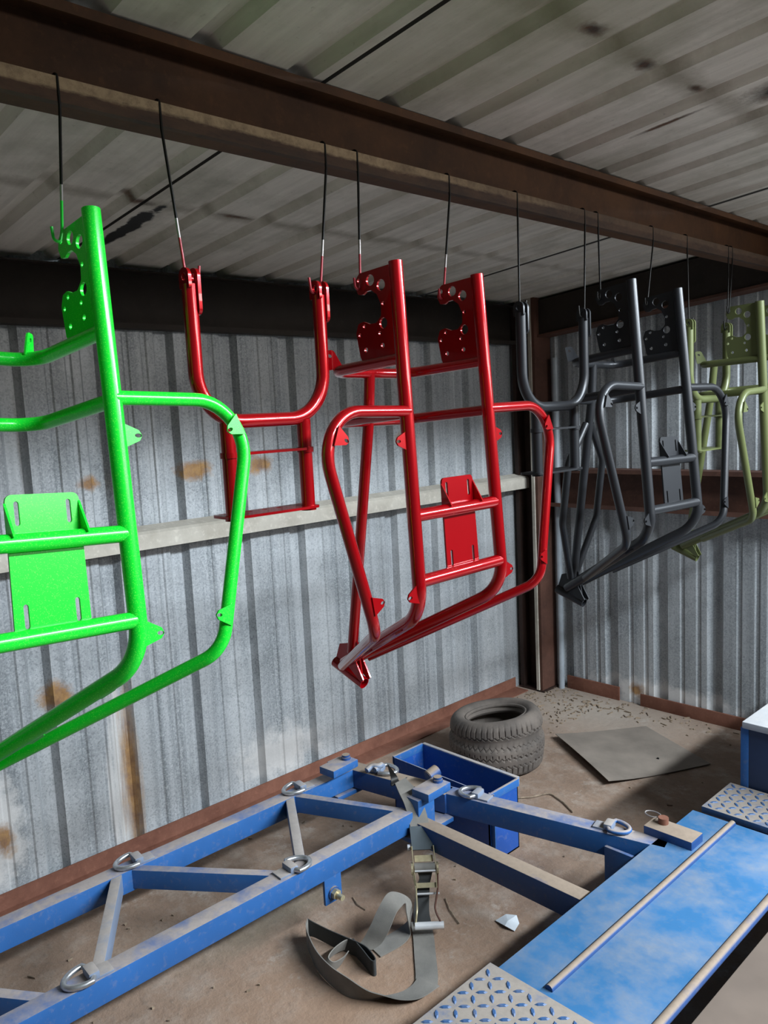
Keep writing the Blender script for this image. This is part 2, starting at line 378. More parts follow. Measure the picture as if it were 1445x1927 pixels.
wb = tag(empty('wall_back', (0, YW, 0)), 'corrugated galvanised end wall', kind=S_)
PROFB = [(0, 0), (.07, 0), (.078, .007), (.094, .007), (.102, 0), (.165, 0), (.173, .007), (.189, .007), (.197, 0), (.228, 0), (.248, .036), (.298, .036), (.32, 0)]
for k in range(0, 3):
    child(sheet('wall_sheet', M_GALV, None, lambda s, d, h: (s, YW + d, h), -3.12 + .96 * k, 3, PROFB, .32, 0.0, 2.62), wb)
RZ0, RS = 2.445, .08
def roofz(x): return RZ0 + RS * (x - XW)
ce = tag(empty('ceiling', (0, 0, RZ0)), 'white painted ribbed steel roof', kind=S_)
PROFR = [(0, 0), (.175, 0), (.192, .026), (.232, .026), (.2525, 0)]
for k in range(-5, 4):
    s0 = 1.285 + 1.01 * k
    lift = .004 * (k % 2)
    child(sheet('roof_sheet', M_ROOF, None, lambda s, d, h: (h, s0 + (s - s0) * .9655, roofz(h) + d + lift), s0, 4, PROFR, .2525, -3.3, -.28, 6), ce)
    bm = bmesh.new(); box_bm(bm, 0, 1, s0 - .035, s0 + .03, .007, .010)
    for q in bm.verts: x = -3.3 + q.co.x * 3.02; q.co.z += roofz(x); q.co.x = x
    child(done('seam_backing', bm, M_DARK), ce)  # dark backing added behind each seam gap so it stays black
tag(box('wall_front_blocker', -3.2, .7, -3.5, -3.45, 0, 2.75, M_DARK), 'dark added wall behind the viewer that closes off the front light', kind=S_)  # unseen dark wall, added to cut fill and bounce from the front
# steelwork
def profile_y(name, pts, y0, y1, mat, th=.006, label='', parent=None):
    """thin folded section in x-z swept along y"""
    bm = bmesh.new(); P = [V((x, 0, z)) for x, z in pts]; out = []
    for i, p in enumerate(P):
        a = (P[i] - P[i - 1]).normalized() if i else (P[1] - P[0]).normalized(); b = (P[i + 1] - P[i]).normalized() if i < len(P) - 1 else a
        na, nb = V((a.z, 0, -a.x)), V((b.z, 0, -b.x)); n = (na + nb); n = n / max(n.dot(na), .3)
        out.append((p, p + n * th))
    rows = []
    for y in (y0, y1): rows.append([bm.verts.new((q.x, y, q.z)) for q, _ in out] + [bm.verts.new((q.x, y, q.z)) for _, q in reversed(out)])
    n = len(rows[0])
    for k in range(n): bm.faces.new((rows[0][k], rows[0][(k + 1) % n], rows[1][(k + 1) % n], rows[1][k]))
    for r in rows:
        for k in range(len(out) - 1): bm.faces.new((r[k], r[k + 1], r[n - 2 - k], r[n - 1 - k]))
    return done(name, bm, mat, parent)
XL = -1.486
p = tag(empty('trim_1', (XL, 0, 2.394)), 'brown steel roof purlin that carries the hooks', kind=S_)
def under(o, p): return child(o, p)
under(profile_y('web', [(XL - .01, 2.394), (XL - .075, 2.394), (XL - .075, 2.572), (XL - .004, 2.572), (XL - .004, 2.552)], -3.4, 4.22, M_PURL), p)
under(profile_y('lip', [(XL - .012, 2.394), (XL, 2.394), (XL, 2.432)], -3.4, 4.22, M_LIP), p)
p = tag(empty('trim_2', (XW, 0, 2.19)), 'dark steel eave beam along the top of the side wall', kind=S_)
under(profile_y('web', [(XW + .07, 2.215), (XW + .07, 2.194), (XW + .012, 2.194), (XW + .012, 2.425), (XW + .07, 2.425)], -3.4, 4.12, M_DARK), p)
p = tag(empty('trim_3', (XW, 0, 1.3)), 'cream painted girt rail across the side wall', kind=S_)
under(profile_y('rail', [(XW + .012, 1.392), (XW + .085, 1.376), (XW + .10, 1.366), (XW + .10, 1.303), (XW + .085, 1.303)], -3.4, 4.10, M_CREAM), p)
p = tag(empty('baseboard_left', (XW, 0, 0)), 'rusty red steel base angle along the side wall', kind=S_)
under(profile_y('angle', [(XW + .012, .07), (XW + .012, .006), (XW + .11, .006)], -3.4, 4.02, M_REDOX), p)
p = tag(empty('baseboard_back', (0, YW, 0)), 'rusty brown base angle in two lengths along the end wall', kind=S_)
for i, (x0, x1, h) in enumerate(((-2.84, -2.47, .085), (-2.33, -1.2, .075))): under(box('angle', x0, x1, YW - .018, YW - .008, 0, h, M_REDOX, None, .002), p)
p = tag(empty('trim_4', (-2.0, YW, 1.19)), 'maroon brown girt channel across the end wall', kind=S_)
def profile_x(name, pts, x0, x1, mat, th=.006):
    o = profile_y(name, [(-y, z) for y, z in pts], 0, 1, mat, th)
    for v in o.data.vertices: a = v.co.copy(); v.co = (x0 + (x1 - x0) * a.y, -a.x, a.z)
    o.data.flip_normals(); return o
under(profile_x('channel', [(YW - .115, 1.400), (YW - .115, 1.418), (YW - .012, 1.418), (YW - .012, 1.195), (YW - .115, 1.195), (YW - .115, 1.213)], -2.94, -.22, M_BROWN), p)
p = tag(empty('trim_5', (-3.0, 4.1, 0)), 'dark maroon corner post with rusty cream edge', kind=S_)
under(box('web', -3.06, -2.95, 4.135, 4.15, 0, 2.5, M_POST), p); under(box('flange', -3.085, -3.06, 4.06, 4.15, 0, 2.5, M_POST), p); under(box('flange', -2.95, -2.915, 4.06, 4.225, 0, 2.5, M_BROWN, None, .002), p)
under(box('lip', -2.955, -2.935, 4.05, 4.06, 0, 2.5, M_CREAM), p); under(box('base_plate', -3.09, -2.90, 4.05, 4.22, 0, .01, M_POST), p)
p = tag(empty('trim_6', (-2.0, 4.15, 2.2)), 'dark steel rafter along the top of the end wall', kind=S_)
bm = bmesh.new(); v = box_bm(bm, 0, 1, YW - .13, YW - .02, -.225, -.015)
for q in bm.verts: x = -3.04 + q.co.x * 2.75; q.co.z += roofz(x); q.co.x = x
under(done('channel', bm, M_DARK), p)
bm = bmesh.new(); v = box_bm(bm, 0, 1, YW - .15, YW - .02, -.235, -.222)
for q in bm.verts: x = -3.04 + q.co.x * 2.75; q.co.z += roofz(x); q.co.x = x
under(done('flange', bm, M_BROWN), p)
t = tube('corner_pipe', [(-2.868, YW - .04, 0), (-2.868, YW - .04, 2.1)], .02, M_PIPEG); tag(t, 'thin grey vertical pipe in the corner beside the dark post', 'pipe')

# ================================================================ trike frames
PLATE_OUT = [(.010, .003), (.118, .004), (.132, .016), (.136, .034), (.128, .054), (.112, .057), (.100, .051), (.083, .051), (.066, .064), (.055, .090), (.057, .117), (.075, .131), (.097, .130), (.117, .121), (.136, .124), (.146, .146), (.138, .205), (.130, .222), (.010, .222)]
PLATE_HOLES = [(.122, .021, .006), (.084, .027, .0135), (.050, .045, .0135), (.048, .089, .005), (.052, .135, .013), (.116, .133, .005), (.134, .152, .005), (.066, .157, .005), (.060, .187, .006), (.117, .190, .006)]
def frame(mat, loc, rot, label, end_t, bow=False, flip=False):
    root = empty('hanging_trike', loc); root.rotation_mode = 'QUATERNION'; root.rotation_quaternion = Matrix(rot).to_quaternion()
    tag(root, label, 'trike frame', 'hanging trike frames')
    L = lambda u, v, w: V((-w, u, -v))
    RT, RH, RL, RC, RS_ = .0172, .0142, .0138, .0160, .0155
    railu = lambda v: .1599 + (.1721 - .1599) * v / .8347
    for s in (-1, 1):
        N = L(s * .012, 1.0595, .460)
        pipe_open('rail', fillet([L(s * .1599, 0, 0), L(s * .1721, .842, 0), N], [0, .11, 0], 14), RT, mat, root)
        # outer loop
        a, b = V(L(s * .1721, .8347, 0)), V(N); e = a.lerp(b, end_t) + L(s * .030, .012, 0)
        pth = fillet([L(s * railu(.352), .352, -.004), L(s * .474, .347, -.012), L(s * .3425, .852, -.012), e], [0, .105, .075, 0], 14)
        lp = tube('side_loop', pth, RL, mat, root)
        # axle plate (in the v-w plane)
        o = L(s * (.1599 - .006 * 0), 0, 0)
        plate('axle_plate', round_poly(PLATE_OUT, [0, .008, .01, .01, .01, .006, .01, .02, .03, .03, .03, .02, .01, .01, .01, .02, .01, 0, 0]), [circ(x, y, r) for x, y, r in PLATE_HOLES], .006, (o, L(0, 0, 1), L(0, 1, 0)), mat, root)
        # tabs with slotted holes
        tb = [(-.0, -.024), (-.0, .024), (.034, .010), (.040, 0), (.034, -.010)]
        def tab(c, out_, along, k=1.0, sx=1.0):
            o2 = round_poly([(x * k - .006, y * k * sx) for x, y in tb], [0, 0, .008, .010, .008])
            plate('tab', o2, [circ(.026 * k, 0, .0075 * k, .0042 * k, 10)], .004, (c, out_, along), mat, root)
        tab(L(s * (railu(.42) + RT - .002), .422, -.004), L(s, 0, 0), L(0, 1, 0))
        tab(L(s * (railu(.79) + RT - .002), .792, -.004), L(s, .12, 0), L(-s * .12, 1, 0))
        tab(L(s * .423, .402, -.0290), L(-s, .45, 0), L(s * .45, 1, 0), .95)
        tab(L(s * .3545, .783, -.0272), L(-s, -.12, 0), L(-s * .12, 1, 0), .92)
        for f in (.22, .62):
            c = a.lerp(b, f) + L(s * .004, .016, 0); plate('tab', round_poly([(-.03, -.012), (.03, -.012), (.022, .012), (-.022, .012)], .006), [circ(0, .0, .004, n=8)], .004, (c, (b - a), L(s * 1.0, .25, 0)), mat, root)
    for v, uc, w, vb in ((.226, .150, .268, .2265), (.356, .150, .288, .357)):
        pth = fillet([L(-railu(v), v, 0), L(-uc, vb, w), L(uc, vb, w), L(railu(v), v, 0)], [0, .06, .06, 0], 12)
        tube('rear_hoop', pth, RH, mat, root)
    for s in (-1, 1):
        plate('tab', round_poly([(-.022, -.005), (.022, -.005), (.016, .05), (-.010, .05)], [0, 0, .008, .008]), [circ(0, .034, .005, n=10)], .004, (L(s * .135, .215, .262), L(-s * .7, 0, -.7), L(s * .25, -1, .25)), mat, root)
    tube('strut', [L(0, .2265, .268), L(0, .357, .288)], RS_, mat, root)
    tube('strut', [L(0, .357, .288), L(0, 1.03, .438)], RS_, mat, root)
    for v in (.6034, .7636):
        tube('cross_tube', [L(-railu(v), v, 0), L(railu(v), v, 0)], RC, mat, root)
    # winch style mounting plate, slotted, with two gussets
    mp = plate('mounting_plate', round_poly([(-.046, -.762), (.088, -.762), (.086, -.522), (-.042, -.522)], [0, 0, .012, .012]), [slot(x, y, .0045, .021) for x, y in ((-.024, -.554), (.066, -.554), (-.024, -.728), (.066, -.728))], .005, (L(0, 0, .012), L(1, 0, 0), L(0, -1, 0)), mat, root)
    for u in (-.043, .086):
        plate('gusset', [(0, 0), (.030, 0), (.0, .058)], [], .004, (L(u, .594, .010), L(0, 0, -1), L(0, -1, 0)), mat, mp)
    # head tube with web plate
    d = (L(0, 1.1197, .3956) - L(0, 1.0675, .5121)).normalized()
    pipe_open('head_tube', [L(0, 1.0665, .515), L(0, 1.0665, .515) + d * .128], .0175, mat, root)
    plate('nose_gusset', [(-.095, 1.008), (-.018, .996), (-.010, 1.115), (-.122, 1.066)], [], .006, (L(0, 0, .392), L(0, 0, -1), L(0, 1, 0)), mat, root)
    for s in (-1, 1): plate('nose_gusset', [(0, 0), (.052, -.012), (.085, .058), (.075, .066)], [], .004, (L(s * .015, 1.045, .47), L(0, 0, -1), L(0, 1, 0)), mat, root)
    if bow:
        for s in (-1, 1):
            tube('bowed_strut', fillet([L(s * .015, .44, .31), L(s * .115, .58, .335), L(s * .115, .80, .385), L(s * .012, 1.02, .44)], [0, .07, .07, 0], 10), .0135, mat, root)
    return root
RED_R = [[0.9968, -0.05757, -0.05552], [0.05774, 0.99833, 0.00159], [0.05534, -0.00479, 0.99846]]
CH_R = [[0.99541, 0.00394, -0.09563], [-0.00206, 0.9998, 0.01972], [0.09569, -0.01943, 0.99522]]
GR_R = [[0.98877, -0.0619, -0.13599], [0.0694, 0.99628, 0.05115], [0.13232, -0.06001, 0.98939]]
OL_R = [[0.99955, 0.00207, -0.02996], [-0.00395, 0.99803, -0.06261], [0.02977, 0.0627, 0.99759]]
frame(M_GREEN, (-1.459, .5177, 2.2138), GR_R, 'bright green tubular trike frame hanging nearest, cut by the left edge', .93)
frame(M_RED, (-1.3782, 1.5247, 2.1574), RED_R, 'glossy red tubular trike frame hanging in the centre', .93)
frame(M_CHAR, (-1.3751, 2.6208, 2.1997), CH_R, 'matt charcoal tubular trike frame between the red and olive ones', .70, bow=True)
frame(M_OLIVE, (-1.3154, 3.5163, 2.1912), OL_R, 'olive green tubular trike frame hanging farthest at the right edge', .70)

# ---------------------------------------------------------------- forks
XH = -1.48
def fork(mat, yc, label):
    root = tag(empty('trike_fork', (XH, yc, 2.105)), label, 'fork', 'hanging trike forks')
    W2 = .170; P = lambda x, y, z: V((x, y, z - 2.105)); r = .0158
    tube('fork_crown', fillet([P(0, -W2, 2.085), P(0, -W2, 1.802), P(0, W2, 1.802), P(0, W2, 2.085)], [0, .105, .105, 0], 16), r, mat, root, 18)
    for s in (-1, 1):
        lug = plate('dropout', round_poly([(-.019, -.075), (.019, -.075), (.019, .02), (-.019, .02)], [.012, .012, .018, .018]), [circ(0, .002, .008)], .007, (P(0, s * W2 + .013, 2.098), (1, 0, 0), (0, 0, 1)), mat, root)
        lug = plate('dropout', round_poly([(-.019, -.022), (.019, -.022), (.019, .02), (-.019, .02)], [.004, .004, .018, .018]), [circ(0, .002, .008)], .007, (P(0, s * W2 - .008, 2.098), (1, 0, 0), (0, 0, 1)), mat, root)
        y = s * .1035
        pipe_open('stem_tube', [P(0, y, 1.590), P(0, y, 1.800)], .0165, mat, root)
        for z, rr in ((1.730, .0200), (1.594, .0185)):
            tube('collar', [P(0, y, z - .006), P(0, y, z + .006)], rr, mat, root)
    plate('clamp_plate', round_poly([(-.018, -.115), (.018, -.115), (.018, .115), (-.018, .115)], .01), [], .006, (P(.0, 0, 1.732), (1, 0, 0), (0, 1, 0)), mat, root)
    plate('clamp_plate', round_poly([(-.055, -.125), (.020, -.125), (.028, -.08), (.028, .08), (.020, .125), (-.055, .125)], .012), [circ(-.03, y, .006) for y in (-.04, 0, .04)], .006, (P(.0, 0, 1.596), (1, 0, 0), (0, 1, 0)), mat, root)
    return root
fork(M_RED, 1.047, 'glossy red trike fork hanging between the green and red frames')
fork(M_CHAR, 2.166, 'matt charcoal trike fork hanging just right of the red frame')
fork(M_OLIVE, 3.262, 'olive green trike fork hanging behind the charcoal frame')

# ---------------------------------------------------------------- wire hooks
def hook(ytop, ybot, zbot, mats, label, kind, xb=XH):
    """wire: J over the purlin lip, long straight shank, J at the foot"""
    root = tag(empty('wire_hook', (XL, ytop, 2.394)), label, 'wire hook', 'wire hooks on the purlin')
    o = V((XL, ytop, 2.394)); r = .0030
    top = [V((XL - .020, ytop, 2.405)), V((XL - .020, ytop, 2.437)), V((XL + .0045, ytop, 2.439)), V((XL + .006, ytop, 2.38))]
    foot = V((xb, ybot, zbot))
    if kind == 'f':    # J turned along the beam
        s = 1 if ybot < (ytop + 9) and label.find('left') >= 0 else -1
        tail = [foot + V((0, s * .002, .012)), foot + V((0, s * .014, -.012)), foot + V((0, s * .032, -.006)), foot + V((0, s * .036, .026))]
    else:              # J turned back through the plate hole
        tail = [foot + V((0, -.004, .012)), foot + V((0, -.010, -.014)), foot + V((0, -.022, -.010)), foot + V((0, -.024, .014))]
    path = [q - o for q in fillet(top + tail, [0, .010, .010, .02, .012, .012, .012, 0], 6)]
    k = len(path); cut = next(i for i in range(k) if path[i].z < -.05) if mats[1] else k
    # split the straight shank where the overspray begins
    a, b = path[cut - 1], path[cut]; f = .62 if mats[1] else 0
    mid = a.lerp(b, f); mid2 = a.lerp(b, min(1, f + .14))
    tube('upper_wire', path[:cut] + [mid], r, mats[0], root, 8)
    tube('faded_wire', [mid, mid2], r, mats[2], root, 8)
    tube('lower_wire', [mid2] + path[cut:], r, mats[1], root, 8)
    return root
HB, HR, HG = (M_WIRE, M_WIRE, M_WIRE), (M_WIRE, M_WIRER, M_WIREW), (M_WIRE, M_WIREGR, M_WIREW)
hook(.641, .662, 2.172, HG, 'black wire hook with green tip holding the green frame', 'p', -1.560)
hook(.842, .868, 2.098, HR, 'red tipped wire hook on the left arm of the red fork', 'f')
hook(1.262, 1.228, 2.098, HR, 'red tipped wire hook on the right arm of the red fork', 'f')
hook(1.362, 1.362, 2.122, HR, 'red tipped wire hook in the near axle plate of the red frame', 'p', -1.487)
hook(1.694, 1.688, 2.122, HR, 'red tipped wire hook in the far axle plate of the red frame', 'p', -1.505)
hook(1.995, 1.990, 2.098, HB, 'black wire hook on the left arm of the charcoal fork', 'f')
hook(2.356, 2.346, 2.098, HB, 'black wire hook on the right arm of the charcoal fork', 'f')
hook(2.436, 2.464, 2.165, HB, 'black wire hook in the near axle plate of the charcoal frame', 'p', -1.490)
hook(2.808, 2.786, 2.165, HB, 'black wire hook in the far axle plate of the charcoal frame', 'p', -1.490)
hook(3.076, 3.085, 2.098, HB, 'black wire hook on the left arm of the olive fork', 'f')
hook(3.448, 3.442, 2.098, HB, 'black wire hook on the right arm of the olive fork', 'f')
hook(3.487, 3.360, 2.160, HB, 'black wire hook in the near axle plate of the olive frame', 'p', -1.436)

# ================================================================ car dolly (truss, cross bars, deck)
T = tag(empty('car_dolly', (-2.0, 1.5, 0)), 'dusty blue steel car dolly with trussed rail and ramp deck', 'trailer')
TC = lambda o: child(o, T)
ZT = .30
XN0, XN1, XF0, XF1 = -2.115, -2.05, -2.565, -2.50
TC(beam('rail', ((XN0 + XN1) / 2, -1.6, ZT), ((XN0 + XN1) / 2, 2.005, ZT), .065, .078, M_BLUE))
TC(beam('rail', ((XF0 + XF1) / 2, -1.6, ZT), ((XF0 + XF1) / 2, 2.10, ZT), .065, .078, M_BLUE))
for i, (ya, yb, mt) in enumerate(((1.04, .79, M_GREYBRACE), (1.10, 1.42, M_BLUE), (1.77, 1.51, M_GREYBRACE), (1.80, 1.99, M_BLUE), (.35, .64, M_BLUE), (.27, .02, M_GREYBRACE), (-.42, -.13, M_BLUE))):
    TC(beam('brace', (XF1 - .012, ya, ZT - .002), (XN0 + .012, yb, ZT - .002), .034, .068, mt, None, .003))
# cross bars
TC(beam('cross_bar', (-2.60, 2.115, ZT), (-2.06, 2.225, ZT), .075, .08, M_DUSTBAR))
TC(beam('cross_bar', (-2.09, 2.225, ZT), (-1.24, 2.425, ZT), .068, .085, M_BLUE))
TC(beam('cross_bar', (-2.04, 2.035, .262), (-1.0, 2.035, .262), .06, .085, M_DUSTBAR))
# clamps: riser block, top plate, lower plate, bolt
def bolt(name, c, r, h, mat, parent, axis=V((0, 0, 1))):
    return TC2(tube(name, [V(c), V(c) + axis * h * .55, V(c) + axis * h * .56, V(c) + axis * h], [r, r, r * .86, r * .86], mat, None, 8), parent)
def TC2(o, p):
    o.parent = p; return o
for c0, c1, riser in ((at(614, 1447, .365), at(660, 1424, .365), (-2.59, -2.51, 2.03, 2.10)), (at(790, 1490, .372), at(832, 1466, .372), (-2.10, -2.035, 2.02, 2.11))):
    TC(box('riser_block', *riser, ZT - .075, c0.z - .03, M_BLUE, None, .004))
    cp = TC(beam('clamp_plate', c0, c1, .085, .032, M_BLUE))
    q = c0.lerp(c1, .80); bolt('bolt', (q.x, q.y, q.z - .001), .020, .022, M_DUSTBAR, cp)
TC(beam('lower_plate', (-2.07, 1.965, .215), (-2.07, 2.20, .215), .10, .018, M_BLUE, None, .003))
TC(beam('lower_plate', (-2.54, 2.0, .215), (-2.54, 2.2, .215), .10, .018, M_BLUE, None, .003))
# D rings
def dring(c, d, mat=M_GALVRING, sc=1.0):
    c = V(c); d = V((d[0], d[1], 0)).normalized(); s = V((-d.y, d.x, 0)); w2, ln = .042 * sc, .075 * sc
    z = V((0, 0, .012))
    pts = [c + s * (w2 * f) + z * 1.1 for f in (-.5, 0, .5)]
    for k in range(13):
        a = math.pi * (.5 - k / 12); pts.append(c + d * (.012 + (ln - .012) * math.cos(a)) + s * (w2 * math.sin(a)) + z * (1.1 - .3 * math.cos(a)))
    bm = bmesh.new(); sweep(bm, pts, .0085 * sc, 10, closed=True); o = TC(done('d_ring', bm, mat, None, sharp=50))
    b = box('bracket', -.016, .016, -.028 * sc, .028 * sc, 0, .026, M_GREYBRACE, None, .008)
    M = Matrix((d, s, V((0, 0, 1)))).transposed().to_4x4(); M.translation = c; b.data.transform(M); TC2(b, o)
    b = box('bracket_foot', -.055, -.01, -.026 * sc, .026 * sc, 0, .007, M_GREYBRACE, None, .002); b.data.transform(M); TC2(b, o)
dring((-2.533, 1.84, ZT), (-.1, -1)); dring((-2.085, 1.452, ZT), (.05, 1)); dring((-2.533, 1.125, ZT), (-.1, -1)); dring((-2.082, .765, ZT), (-.05, -1))
dring((-2.40, 2.165, ZT), (.25, .12)); dring((-1.945, 2.262, ZT), (-.9, -.2)); dring((-1.44, 2.385, ZT), (.95, .22), M_BLUE, .95)
TC(beam('shank_block', (-1.335, 2.475, ZT + .03), (-1.16, 2.475, ZT + .03), .085, .05, M_DUSTBAR)); cp = bpy.context.scene.objects['shank_block']
TC2(tube('pin', [(-1.29, 2.49, ZT + .03), (-1.29, 2.49, ZT + .052)], .018, M_REDOX, None, 10), cp)
bm = bmesh.new(); sweep(bm, [V((-1.335 + .028 * math.cos(a / 10 * math.pi), 2.50 + .02 * math.sin(a / 10 * math.pi), ZT + .045)) for a in range(20)], .0022, 6, closed=True); TC2(done('pin_ring', bm, M_WIREW), cp)
# upright plate where the long bar meets the deck, hanging bracket with bolt
TC(box('end_bracket', -1.43, -1.28, 2.33, 2.345, .06, ZT - .04, M_BLUE, None, .004))
hb = TC(box('hanger_bracket', -2.062, -2.05, 1.565, 1.64, .13, .225, M_BLUE, None, .003))
q = V((-2.05, 1.602, .165))
TC2(tube('washer', [q, q + V((.006, 0, 0))], .023, M_DUSTBAR, None, 14), hb); TC2(tube('nut', [q + V((.006, 0, 0)), q + V((.022, 0, 0))], .018, M_ZINC, None, 6), hb); TC2(tube('bolt_shank', [q, q + V((.05, 0, 0))], .010, M_ZINC, None, 10), hb)
# deck
XD0, XD1 = -1.283, -.872
TC(box('deck_plate', XD0, XD1, 1.50, 2.70, ZT - .012, ZT, M_DECK, None, .003))
TC(tube('deck_bead', [(-1.132, 1.57, ZT + .004), (-1.132, 2.69, ZT + .004)], .0115, M_DUSTBAR, None, 12))
TC(tube('deck_edge', [(XD1, 1.0, ZT - .004), (XD1, 2.70, ZT - .004)], .014, M_DUSTBAR, None, 12))
TC(box('deck_side', XD0 + .002, XD0 + .010, 1.50, 2.70, ZT - .07, ZT - .010, M_NAVY)); TC(box('deck_leg', -1.12, -1.06, 1.2, 1.28, 0, ZT - .012, M_NAVY)); TC(box('deck_leg', -1.12, -1.06, 2.75, 2.83, 0, ZT - .012, M_NAVY))
TC(box('deck_leg', -2.11, -2.06, -1.2, -1.12, 0, ZT - .07, M_NAVY)); TC(box('deck_leg', -2.56, -2.51, -1.2, -1.12, 0, ZT - .07, M_NAVY))
def treads(name, x0, x1, y0, y1, z, parent):
    """raised bars of the tread plate: small lozenges in alternating directions"""
    bm = bmesh.new(); st = .034; nx, ny = int((x1 - x0) / st), int((y1 - y0) / st)
    for i in range(nx):
        for j in range(ny):
            cx, cy = x0 + (i + .5) * st, y0 + (j + .5) * st
            a = math.radians(45) if (i + j) % 2 else math.radians(-45)
            l, wd = .0165, .0052; ca, sa = math.cos(a), math.sin(a)
            ring = [(l, 0), (l * .5, wd), (-l * .5, wd), (-l, 0), (-l * .5, -wd), (l * .5, -wd)]
            lo = [bm.verts.new((cx + x * ca - y * sa, cy + x * sa + y * ca, z)) for x, y in ring]
            hi = [bm.verts.new((cx + .6 * (x * ca - y * sa), cy + .6 * (x * sa + y * ca), z + .0028)) for x, y in ring]
            for k in range(6): bm.faces.new((lo[k], lo[(k + 1) % 6], hi[(k + 1) % 6], hi[k]))
            bm.faces.new(hi)
    o = done(name, bm, M_TREADBAR, None); o['kind'] = 'stuff'; return TC2(o, parent)
M_TREADBAR = dusty('scuffed_blue_tread_bars', (.035, .095, .23), (.22, .19, .165), .5, .5, .62, 20)
tp = TC(box('tread_plate', -1.308, -.74, .6, 1.548, ZT - .008, ZT + .004, M_TREAD, None, .002)); treads('tread_bars', -1.303, -.745, .61, 1.54, ZT + .004, tp)
tp = TC(box('tread_plate', -1.262, -.6, 2.725, 2.975, ZT - .012, ZT + .012, M_TREAD, None, .002)); treads('tread_bars', -1.257, -.61, 2.73, 2.97, ZT + .012, tp)
TC(box('wheel_well_panel', -.85, .2, .4, 2.9, ZT - .075, ZT - .06, M_DUSTPLATE, None, .003))

# blue side box behind the deck
b = tag(empty('steel_locker', (-1.0, 3.4, 0)), 'navy steel locker with a pale dusty top at the right edge', 'locker')
child(box('body', -1.205, -.55, 2.985, 4.05, 0, .545, M_NAVY, None, .006), b)
child(box('lid', -1.218, -.54, 2.972, 4.06, .545, .572, M_PALE, None, .005), b)
child(beam('corner_strip', (-1.212, 2.983, .545), (-1.212, 2.983, .02), .03, .012, M_BLUE, None, .002), b)

# open blue box at the nose of the dolly
BX = tag(empty('steel_box', (-2.19, 2.37, 0)), 'open blue steel box on the floor behind the dolly cross bar', 'box')
x0, x1, y0, y1, zb = -2.462, -1.925, 2.302, 2.490, .298; th = .005
for a in ((x0, x1, y0, y0 + th), (x0, x1, y1 - th, y1), (x0, x0 + th, y0, y1), (x1 - th, x1, y0, y1)): child(box('side_panel', *a, 0, zb, M_BOXBLUE), BX)
child(box('base_panel', x0, x1, y0, y1, 0, .006, M_BOXBLUE), BX)
child(box('rim', x0, x1, y1 - .004, y1 + .014, zb - .03, zb + .004, M_GREYBRACE, None, .002), BX); child(box('rim', x1 - .004, x1 + .008, y0, y1, zb - .03, zb + .002, M_BLUE, None, .002), BX); child(box('rim', x0 - .006, x0 + .006, y0, y1, zb - .03, zb + .004, M_BLUE, None, .002), BX)
child(beam('corner_strip', (x1 + .004, y0 + .012, zb), (x1 + .004, y0 + .012, .004), .028, .006, M_BLUE, None, 0), BX)
pp = pipe_open('pipe_offcut', [at(806, 1462, .332), at(822, 1450, .345)], .026, M_DUSTBAR); tag(pp, 'short rusty pipe offcut beside the bolt head on the dolly cross bar', 'pipe')

# ================================================================ tyre
def tyre():
    root = empty('tyre', (-2.505, 3.075, .0)); tag(root, 'worn dusty trailer tyre lying flat on the floor', 'tyre')
    R, H, NT_, = .243, .225, 300
    # profile (radius, height, kind) outside from the bottom bead over the tread to the top bead and inside
    prof = [(.150, .030), (.170, .012), (.200, .004), (.222, .012)]
    NTR = 44
    for k in range(NTR + 1):
        f = k / NTR; z = .024 + f * .165; bulge = .012 * math.sin(math.pi * f); pin = -.012 * math.exp(-((f - .70) / .10) ** 2)
        prof.append((.231 + bulge + pin, z))
    prof += [(.222, .202), (.205, .214), (.186, .217), (.168, .211), (.155, .200), (.149, .186), (.146, .176), (.152, .166), (.170, .158), (.200, .15), (.212, .12), (.205, .06), (.17, .04)]
    bm = bmesh.new(); rings = []
    for j in range(NT_):
        th = 2 * math.pi * j / NT_; col = []
        for i, (r, z) in enumerate(prof):
            rr = r
            if 4 <= i <= 4 + NTR:
                f = (i - 4) / NTR; zz = f * 165
                saw = lambda x, p_: abs((x / p_) % 1 - .5) * 2
                p_ = .030; cx = th * .24
                for c in (30, 62, 103, 135):
                    off = c + 5.5 * (saw(cx, p_) - .5) * 2
                    if abs(zz - off) < 2.1: rr -= .006
                if zz > 139 and saw(cx + .0075, p_) > .86: rr -= .006
                if zz < 26 and saw(cx + .0075, p_) > .86: rr -= .006
                if 66 < zz < 99 and saw(cx + zz * .00018, p_) > .90 and abs((zz - 66) % 17 - 8) < 5: rr -= .005
            sag = 1 + .02 * math.sin(th * 2 + .6)
            zz2 = z * (1 + .05 * math.cos(th - .9)) + (.012 * math.cos(th + .4) if z > .14 else 0)
            col.append(bm.verts.new((rr * sag * math.cos(th), rr / sag * math.sin(th), zz2)))
        rings.append(col)
    n = len(prof)
    for j in range(NT_):
        a, b = rings[j], rings[(j + 1) % NT_]
        for i in range(n): bm.faces.new((a[i], a[(i + 1) % n], b[(i + 1) % n], b[i]))
    o = done('carcass', bm, M_RUBBER, root, sharp=40)
    bm = bmesh.new(); sweep(bm, [(.153 * math.cos(2 * math.pi * k / 48), .153 * math.sin(2 * math.pi * k / 48), .197 + .0095 * math.cos(2 * math.pi * k / 48 - .9) + .012 * math.cos(2 * math.pi * k / 48 + .4)) for k in range(48)], .008, 8, closed=True)
    done('bead', bm, M_RUBBER, root, sharp=60)
    root.rotation_euler = (0, 0, 0); root.scale = (1, 1, 1.27)
tyre()

